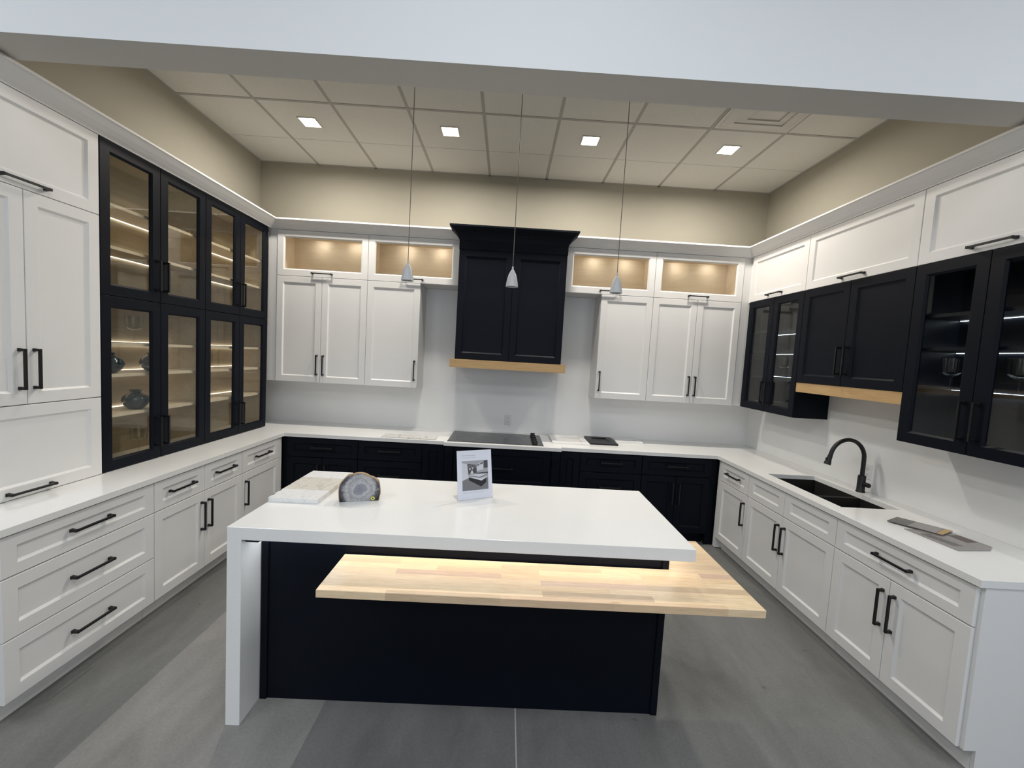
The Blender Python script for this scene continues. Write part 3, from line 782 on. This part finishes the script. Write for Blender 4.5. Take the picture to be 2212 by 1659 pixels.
# ------------------------------------------------------------------ cooktop
def cooktop():
    t = thing('cooktop', 'black glass electric cooktop with a column of knobs', 'cooktop', (106, -14.4, 36))
    b = MB(); b.box(87.4, -24.9, 36.01, 124.6, -3.9, 36.2); b.build('glass_top', M['cooktop'], t, bevel=0.05)
    for (x, y, r) in ((94.5, -9.3, 3.0), (94.5, -19, 4.2), (105.5, -14.4, 4.6), (114.5, -9.3, 3.6), (114.5, -19.2, 3.0)):
        b = MB(); n = 40
        L = [[(x+rr*math.cos(2*math.pi*i/n), y+rr*math.sin(2*math.pi*i/n), z) for i in range(n)] for rr, z in ((r, 36.19), (r, 36.206), (r-0.12, 36.206), (r-0.12, 36.19))]
        b.rings(L+[L[0]], False, False); b.build('burner_ring', M['g1'], t)
    for y in (-6.2, -10.3, -14.4, -18.5, -22.6):
        b = MB(); b.lathe([(1.0, 36.2), (1.0, 36.45), (0.85, 37.1), (0.75, 37.2)], (121.4, y, 0), 20)
        b.box(121.4-0.95, y-0.16, 37.1, 121.4+0.95, y+0.16, 37.45); b.build('knob', M['black'], t)
cooktop()

# ------------------------------------------------------------------ island
IX0, IX1, IY0, IY1, IZ = 60.9, 144.4, -109.8, -77.7, 37.2
b = MB(); b.prism([(IX0, 0), (63.45, 0), (63.45, 34.9), (IX1, 34.9), (IX1, IZ), (IX0, IZ)], lambda p, q, t: (p, t, q), IY0, IY1)
tag(b.build('island_countertop', M['quartz'], bevel=0.05), 'thick white quartz island top with a waterfall leg on the left', 'countertop')
def island():
    t = thing('island_cabinet', 'navy island cabinet carrying the white quartz top', 'island', (103, -91.5, 0))
    b = MB(); b.box(64.2, -103.6, 0.02, 141.6, -79.6, 34.85); b.build('body', nv, t)
    for x0, x1 in ((63.6, 64.9), (141.0, 142.3)):
        b = MB(); b.box(x0, -103.95, 0.0, x1, -79.4, 34.87); b.build('end_panel', nv, t, bevel=0.06)
island()
bx0, bx1, by0, by1, byr = 79.5, 153.8, -116.1, -103.98, -90.5
b = MB(); b.prism([(bx0, by0), (bx1, by0), (bx1, byr), (142.35, byr), (142.35, by1), (bx0, by1)], lambda p, q, t: (p, q, t), 28.95, 30.3)
tag(b.build('breakfast_bar', M['block'], bevel=0.06), 'L-shaped butcher block breakfast bar fixed to the navy island', 'table top')
t = thing('led_strip', 'glowing strip light under the front edge of the island top', 'light', (103, -104.8, 34.4))
b = MB(); b.box(80, -104.9, 34.6, 142.8, -104.3, 34.88); b.build('channel', M['satin'], t)
b = MB(); b.box(80.2, -104.85, 34.5, 142.6, -104.35, 34.6); b.build('diffuser', M['led_island'], t)
b = MB(); b.box(64.0, -104.9, 34.6, 79.9, -104.3, 34.88); b.build('channel', M['satin'], t)
b = MB(); b.box(64.05, -104.85, 34.42, 79.8, -104.35, 34.6); b.build('diffuser', M['led_leg'], t)
t = thing('led_strip', 'glowing strip light under the right end of the island top', 'light', (143.0, -94, 34.4))
b = MB(); b.box(142.6, -103.6, 34.6, 143.2, -91, 34.88); b.build('channel', M['satin'], t)
b = MB(); b.box(142.65, -103.5, 34.5, 143.15, -91.2, 34.6); b.build('diffuser', M['led_island'], t)
b = MB(); b.prism([(63.6, 34.89), (66.9, 34.89), (66.2, 34.45), (64.1, 34.45)], lambda p, q, t: (p, t, q), -109.5, -108.6)
tag(b.build('outlet_strip', M['black']), 'small black power strip under the island top beside the waterfall leg', 'outlet')

# ------------------------------------------------------------------ ceiling lights, vent, pendants
def downlight():
    x, y = 36.5, -33.2
    t = thing('recessed_light', '', 'ceiling light', (x, y, ZC-0.2), 'recessed square downlights in the ceiling')
    b = MB(); z0 = ZC-0.22
    R = lambda r, z: [(x-r, y-r, z), (x+r, y-r, z), (x+r, y+r, z), (x-r, y+r, z)]
    L = [R(3.1, ZC-0.005), R(3.1, z0), R(2.75, z0), R(2.65, ZC-0.005)]
    b.rings(L+[L[0]], False, False); b.build('trim_ring', M['vent'], t)
    b = MB(); b.box(x-2.7, y-2.7, ZC-0.14, x+2.7, y+2.7, ZC-0.03); b.build('diffuser', M['can'], t)
    return t
dl = downlight()
dl['label'] = 'square ceiling light farthest left, above the left hutch'
for x, lab in ((84.7, 'second square ceiling light from the left, left of the hood'), (133.2, 'third square ceiling light from the left, right of the hood'), (181.6, 'square ceiling light farthest right, beside the air vent')):
    dup(dl, (x, -33.2, ZC-0.2), lab)
for x in (36.5, 84.7, 133.2, 181.6):
    area('downlight_beam', (x, -33.2, ZC-0.3), 5.2, 5.2, 28, (1.0, 0.94, 0.85), (0, 0, -1), math.radians(172))

def vent():
    x0, x1, y0, y1 = 170.0, 193.4, -69.0, -46.0
    t = thing('air_vent', 'square stepped air vent in the ceiling beside the rightmost light', 'vent', ((x0+x1)/2, (y0+y1)/2, ZC-0.6))
    R = lambda i, z: [(x0+i, y0+i, z), (x1-i, y0+i, z), (x1-i, y1-i, z), (x0+i, y1-i, z)]
    b = MB(); L = [R(0, ZC-0.01), R(0, ZC-0.28), R(1.1, ZC-0.30), R(1.2, ZC-0.01)]
    b.rings(L+[L[0]], False, False); b.build('frame', M['vent'], t)
    b = MB(); b.add(R(1.2, ZC-0.02), [(0, 1, 2, 3)]); b.build('throat', M['ventdark'], t)
    for i0, i1, z0, z1, z2 in ((1.15, 4.0, -0.30, -0.85, -0.5), (4.2, 6.6, -0.5, -1.05, -0.65)):
        b = MB(); L = [R(i0, ZC+z0), R(i1, ZC+z1), R(i1+0.16, ZC+z1), R(i1+0.19, ZC+z2), R(i1+0.1, ZC+z2), R(i0+0.05, ZC+z0+0.1)]
        b.rings(L+[L[0]], False, False); b.build('louvre', M['vent'], t)
    b = MB(); L = [R(6.8, ZC-0.6), R(6.8, ZC-0.66), R(8.0, ZC-1.0)]; b.rings(L, True, True); b.build('centre_plate', M['vent'], t)
vent()

def pendant():
    x, y, zb = 84.7, -85.0, 85.85
    t = thing('pendant_lamp', '', 'pendant lamp', (x, y, zb), 'small silver pendants hanging over the island')
    b = MB()
    prof = [(1.42, 0.0), (1.40, 0.12), (1.30, 0.9), (1.12, 1.9), (0.85, 2.8), (0.5, 3.5), (0.28, 3.78), (0.2, 3.8), (0.15, 3.6), (0.7, 2.6), (1.0, 1.6), (1.2, 0.6), (1.26, 0.0)]
    loops = [[(x+r*math.cos(2*math.pi*i/28), y+r*math.sin(2*math.pi*i/28), zb+h) for i in range(28)] for r, h in prof]
    b.rings(loops+[loops[0]], False, False); b.build('shade', M['satin'], t, smooth=True)
    b = MB(); b.lathe([(0.9, 0.35), (0.9, 0.6), (0.5, 1.4)], (x, y, zb), 20); b.build('bulb', M['g3'], t, smooth=True)
    b = MB(); b.lathe([(0.24, 3.75), (0.22, 4.2), (0.17, 4.6)], (x, y, zb), 14); b.build('socket_cap', M['satin'], t, smooth=True)
    b = MB(); b.lathe([(0.085, 4.55), (0.085, ZC-0.6-zb)], (x, y, zb), 10); b.build('cord', M['cord'], t, smooth=True)
    b = MB(); b.lathe([(2.2, ZC-0.15-zb), (2.2, ZC-0.5-zb), (1.6, ZC-0.75-zb), (0.2, ZC-0.8-zb)][::-1], (x, y, zb), 24); b.build('canopy', M['satin'], t, smooth=True)
    return t
pd = pendant(); pd['label'] = 'leftmost small silver pendant over the island, left of the navy hood'
dup(pd, (108.7, -85, 85.85), 'middle small silver pendant over the island, in front of the navy hood')
dup(pd, (132.8, -85, 85.85), 'rightmost small silver pendant over the island, right of the navy hood')

# ------------------------------------------------------------------ things on the island
for (y0, y1, mm, lab, dark) in ((-97.4, -91.7, 'marble', 'white veined marble sample slab nearest the front of the island', 2),
                          (-91.65, -83.1, 'marble_beige', 'beige marble sample slab between two white ones on the island', 2),
                          (-83.05, -77.75, 'marble', 'white marble sample slab at the back edge of the island', 1)):
    t = thing('marble_sample', lab, 'stone sample', (66, (y0+y1)/2, IZ), 'marble slabs laid side by side on the island')
    b = MB(); b.box(60.95, y0, IZ+0.01, 71.1, y1, IZ+0.95); b.build('slab', M[mm], t, bevel=0.04)
    for k in range(dark):
        yy = y0+(y1-y0)*(0.72 if dark == 1 else (0.25+0.45*k))
        b = MB(); b.box(60.93, yy, IZ+0.78, 61.15, yy+0.9, IZ+0.965); b.build('edge_mark', M['slot'], t)

def geode():
    ang = math.atan2(2.35, 7.65)
    cx, cy = 78.4, -93.75
    t = thing('agate_bookend', 'cut agate geode with grey crystal face standing on the island', 'geode', (cx, cy, IZ))
    t.rotation_euler[2] = ang
    k = 8.0/1180
    out = [(460,1130),(440,980),(430,820),(435,680),(470,560),(520,470),(600,360),(700,280),(840,225),(950,210),(1010,188),(1080,186),(1150,205),(1260,250),(1370,290),(1470,320),(1540,380),(1620,460),(1665,580),(1690,740),(1680,880),(1655,990),(1640,1070)]
    pts = []
    for i, (u, v) in enumerate(out):
        f = (u-460)/1180.0
        pts.append(((u-1050)*k, (1130-60*f-v)*k))
    pts[0] = (pts[0][0], 0.0); pts[-1] = (pts[-1][0], 0.0)
    fac = lambda s, top: [(p*s, max(0.0, q*s*top)) for p, q in pts]
    rnd = [1+random.uniform(-0.025, 0.02) for _ in pts]
    b = MB()
    def loop(s, y, jit=False): return [(cx+p*s*(rnd[i] if jit else 1), cy+y, IZ+0.012+q*s*(rnd[i] if jit else 1)) for i, (p, q) in enumerate(pts)]
    b.rings([loop(0.972, -0.98), loop(0.992, -0.93), loop(1.0, -0.5, True), loop(0.99, 0.3, True), loop(0.9, 1.1, True), loop(0.6, 1.7, True)], True, True)
    b.build('rind', M['rind'], t, origin=(cx, cy, IZ))
    b = MB(); b.rings([loop(0.968, -0.97), loop(0.968, -1.0)], True, True); b.build('polished_face', M['agate'], t, origin=(cx, cy, IZ))
    b = MB(); b.lathe([(0.40, -1.0), (0.40, -1.03)], (cx+2.75, cy, IZ+0.52), 24, 'y'); st = b.build('price_sticker', M['yellow'], t)
    b = MB(); b.lathe([(0.17, -1.03), (0.17, -1.04)], (cx+2.75, cy, IZ+0.52), 16, 'y'); b.build('sticker_dot', M['brown'], st)
    for o in t.children: pass
geode()

def sign():
    ang = math.atan2(3.71, 7.73)
    cx, cy = 103.2, -89.8
    t = thing('sign_holder', 'clear acrylic sign holder with a printed kitchen photo on the island', 'sign', (cx, cy, IZ))
    lean = 0.225; cl, sl = math.cos(lean), math.sin(lean)
    P = lambda u, v, w: (cx+u, cy+v*sl-w*cl, IZ+0.03+v*cl+w*sl)      # u across, v up the sheet, w towards the reader
    def sheet(b, u0, u1, v0, v1, w0, w1):
        b.add([P(*q) for q in ((u0,v0,w0),(u1,v0,w0),(u1,v1,w0),(u0,v1,w0),(u0,v0,w1),(u1,v0,w1),(u1,v1,w1),(u0,v1,w1))],
              [(0,3,2,1),(4,5,6,7),(0,1,5,4),(1,2,6,5),(2,3,7,6),(3,0,4,7)])
    b = MB(); sheet(b, -4.28, 4.28, 0, 11.05, -0.09, -0.02); sheet(b, -4.28, 4.28, 0, 11.05, 0.03, 0.08)
    b.box(cx-4.28, cy, IZ+0.01, cx+4.28, cy+3.6, IZ+0.1)
    b.build('acrylic_stand', M['acrylic'], t)
    b = MB(); sheet(b, -4.2, 4.2, 0.06, 10.95, -0.018, 0.0); pg = b.build('paper_sheet', M['paper'], t)
    # the printed black-and-white photograph: flat patches of grey on the sheet
    X0, X1, Y0, Y1 = -3.05, 3.25, 2.0, 8.6
    b = MB(); lay = [0.004]
    def patch(mi, pts):
        lay[0] += 0.0006; b.cur = mi
        b.add([P(X0+(X1-X0)*p, Y0+(Y1-Y0)*(1-q), lay[0]) for p, q in pts], [list(range(len(pts)))])
    patch(3, [(0,0),(1,0),(1,1),(0,1)])
    patch(3, [(0,0),(1,0),(0.52,0.14),(0.2,0.1)])
    patch(4, [(0,0.06),(0.2,0.1),(0.24,0.58),(0,0.66)])
    patch(1, [(0.2,0.1),(0.56,0.15),(0.56,0.42),(0.24,0.46)])
    for k in range(4): patch(2, [(0.25+k*0.08,0.14),(0.30+k*0.08,0.145),(0.30+k*0.08,0.26),(0.25+k*0.08,0.26)])
    patch(4, [(0.56,0.15),(0.82,0.04),(0.82,0.32),(0.56,0.36)])
    patch(1, [(0.58,0.15),(0.67,0.12),(0.67,0.16),(0.58,0.19)]); patch(1, [(0.70,0.11),(0.82,0.06),(0.82,0.11),(0.70,0.15)])
    patch(1, [(0.84,0.02),(1,0),(1,0.26),(0.84,0.28)])
    patch(1, [(0.54,0.42),(1,0.41),(1,0.47),(0.54,0.45)])
    patch(2, [(0,0.66),(0.3,0.56),(1,0.62),(1,1),(0,1)])
    patch(4, [(0.2,0.48),(0.98,0.46),(0.68,0.57)])
    patch(1, [(0.2,0.48),(0.68,0.57),(0.98,0.48),(0.68,0.60)])
    patch(4, [(0.2,0.52),(0.68,0.60),(1.0,0.56),(0.74,0.70)])
    patch(0, [(0.24,0.56),(0.74,0.70),(0.92,0.62),(0.92,0.76),(0.72,0.90),(0.26,0.66)])
    patch(4, [(0.30,0.44),(0.38,0.30),(0.44,0.44)]); patch(4, [(0.26,0.26),(0.34,0.26),(0.3,0.33)]); patch(4, [(0.38,0.22),(0.44,0.24),(0.40,0.30)])
    b.build('printed_photo', [M['g%d' % i] for i in range(5)], pg)
    # small print: rows of tiny dark characters, too small to read in the photograph
    b = MB(); rr = random.Random(3)
    for (v, h, spans) in ((9.72, 0.17, ((-3.05, -2.2), (-2.05, -1.0), (-0.85, 0.2))), (9.25, 0.10, ((-3.05, -1.75), (-1.65, -0.95), (-0.75, 0.2))),
                          (1.62, 0.07, ((-3.05, -1.9), (-1.8, -0.6), (-0.5, 0.7), (0.85, 3.2))), (1.42, 0.07, ((-2.95, -1.7), (-1.5, -0.8), (-0.6, 0.3), (0.5, 2.0)))):
        for (u, x1) in spans:
            while u < x1:
                wd = h*rr.uniform(0.45, 0.7); st = h*0.2
                b.add([P(u, v, 0.004), P(u+st, v, 0.004), P(u+st, v+h, 0.004), P(u, v+h, 0.004)], [(0, 1, 2, 3)])
                y = v+h*rr.choice((0.0, 0.4, 0.8))
                b.add([P(u+st, y, 0.004), P(u+wd, y, 0.004), P(u+wd, y+h*0.2, 0.004), P(u+st, y+h*0.2, 0.004)], [(0, 1, 2, 3)])
                u += wd+h*0.2
    b.build('printed_text', M['ink'], pg)
    t.rotation_euler[2] = ang
sign()

# ------------------------------------------------------------------ samples on the worktops
for (x0, x1, lab) in ((62.0, 72.4, 'veined marble tile sample on the back worktop, left one of two'), (72.5, 82.7, 'veined marble tile sample on the back worktop, right one of two')):
    b = MB(); b.box(x0, -24.4, 36.01, x1, -18.3, 36.45)
    tag(b.build('marble_tile', M['marble_grey'], bevel=0.04), lab, 'stone sample', 'marble tiles on the back worktop')
def door_sample(x0, x1, y0, y1, mat, label, r=2.4, rot=0.0):
    b = MB(); fn = lambda u, v, w: (u, v, 36.02+w)
    b.shaker(fn, x0, x1, y0, y1, 0, 0.75, r, r, r)
    o = b.build('door_sample', mat, rotz=rot); return tag(o, label, 'door sample', 'sample cabinet doors on the back worktop')
door_sample(128.6, 143.5, -19.6, -2.2, M['white'], 'white sample cabinet door lying flat right of the cooktop', 2.4)
door_sample(144.4, 155.7, -16.9, -2.6, M['black'], 'small black sample cabinet door lying on the back worktop', 2.3)
door_sample(156.4, 168.0, -10.2, -2.2, M['white'], 'white sample cabinet door lying right of the black sample door', 2.2)
def floor_sample():
    t = thing('flooring_sample', 'grey flooring sample board with a brown swatch, lower of two on the right worktop', 'flooring sample', (206, -97, 36))
    b = MB(); b.prism([(200.4, -91.6), (201.2, -102.0), (208.8, -101.2), (211.3, -99.4), (210.2, -92.5)], lambda p, q, z: (p, q, z), 36.01, 36.16); b.build('board', M['plank'], t)
    b = MB(); b.prism([(207.3, -94.2), (210.0, -94.0), (210.6, -97.4), (207.6, -98.0)], lambda p, q, z: (p, q, z), 36.155, 36.175); b.build('brown_swatch', M['brown'], t)
    b = MB(); b.prism([(201.2, -94.2), (203.4, -94.0), (204.8, -99.8), (202.6, -99.9)], lambda p, q, z: (p, q, z), 36.155, 36.175); b.build('dark_swatch', M['plank_dark'], t)
    t = thing('flooring_sample', 'dark grey flooring sample plank resting on top of the other sample', 'flooring sample', (205.6, -90, 36.2))
    b = MB(); b.prism([(200.2, -87.6), (205.2, -84.9), (210.9, -92.2), (205.6, -95.0)], lambda p, q, z: (p, q, z), 36.2, 36.42); b.build('plank', M['plank_dark'], t)
    b = MB(); b.prism([(202.4, -90.3), (207.2, -87.6), (210.0, -91.3), (204.9, -94.1)], lambda p, q, z: (p, q, z), 36.415, 36.435); b.build('grey_print', M['plank'], t)
    b = MB(); b.prism([(205.0, -94.2), (210.0, -91.4), (210.8, -92.3), (205.6, -94.9)], lambda p, q, z: (p, q, z), 36.415, 36.44); b.build('bare_edge', M['oak'], t)
floor_sample()

# ------------------------------------------------------------------ glassware and vases in the cabinets
def goblet(x, y, z, label):
    prof_o = [(1.55, 0.02), (1.5, 0.1), (0.5, 0.28), (0.17, 0.6), (0.15, 2.9), (0.3, 3.2), (1.2, 3.65), (1.75, 4.1), (1.85, 5.2), (1.95, 7.4)]
    prof_i = [(1.87, 7.4), (1.77, 5.2), (1.66, 4.15), (1.0, 3.75), (0.05, 3.5)]
    b = MB(); b.lathe(prof_o+prof_i, (x, y, z+0.01), 28)
    return tag(b.build('wine_goblet', M['crystal'], smooth=True), label, 'goblet', 'clear stemmed goblets in the glass cabinets')
g0 = goblet(6.5, -66.9, 67.68, 'clear goblet on the top shelf of the lower left hutch')
for (x, y, z, lab) in ((6.5, -65.6, 36.72, 'clear goblet at the bottom of the lower left hutch under the round vase'),
                       (W-8, -32.0, 67.8, 'clear goblet in the dark glass cabinet at the back corner'),
                       (W-8, -88.6, 67.8, 'clear goblet in the near dark glass cabinet, behind its far door'),
                       (W-8, -101.2, 67.8, 'clear goblet in the near dark glass cabinet, behind its near door')):
    d = dup(g0, (x, y, z+0.03), lab)
def vase(x, y, z, label, s=1.0):
    prof = [(1.3, 0), (1.6, 0.1), (2.6, 1.2), (3.05, 2.4), (2.7, 3.5), (1.6, 4.2), (1.15, 4.5), (1.2, 4.9), (1.55, 5.2), (1.4, 5.2), (1.0, 4.8), (0.9, 4.4)]
    b = MB(); b.lathe([(r*s, h*s) for r, h in prof], (x, y, z+0.01), 32)
    return tag(b.build('round_vase', M['ceramic'], smooth=True), label, 'vase', 'round teal vases in the left hutch')
v0 = vase(8, -68.1, 49.79, 'round dark teal vase on the lowest shelf of the left hutch')
dup(v0, (8, -75.6, 59.9), 'round teal vase half hidden by the near edge of the left hutch door')
dup(v0, (8, -62.6, 59.9), 'round teal vase half hidden behind the centre stiles of the left hutch')
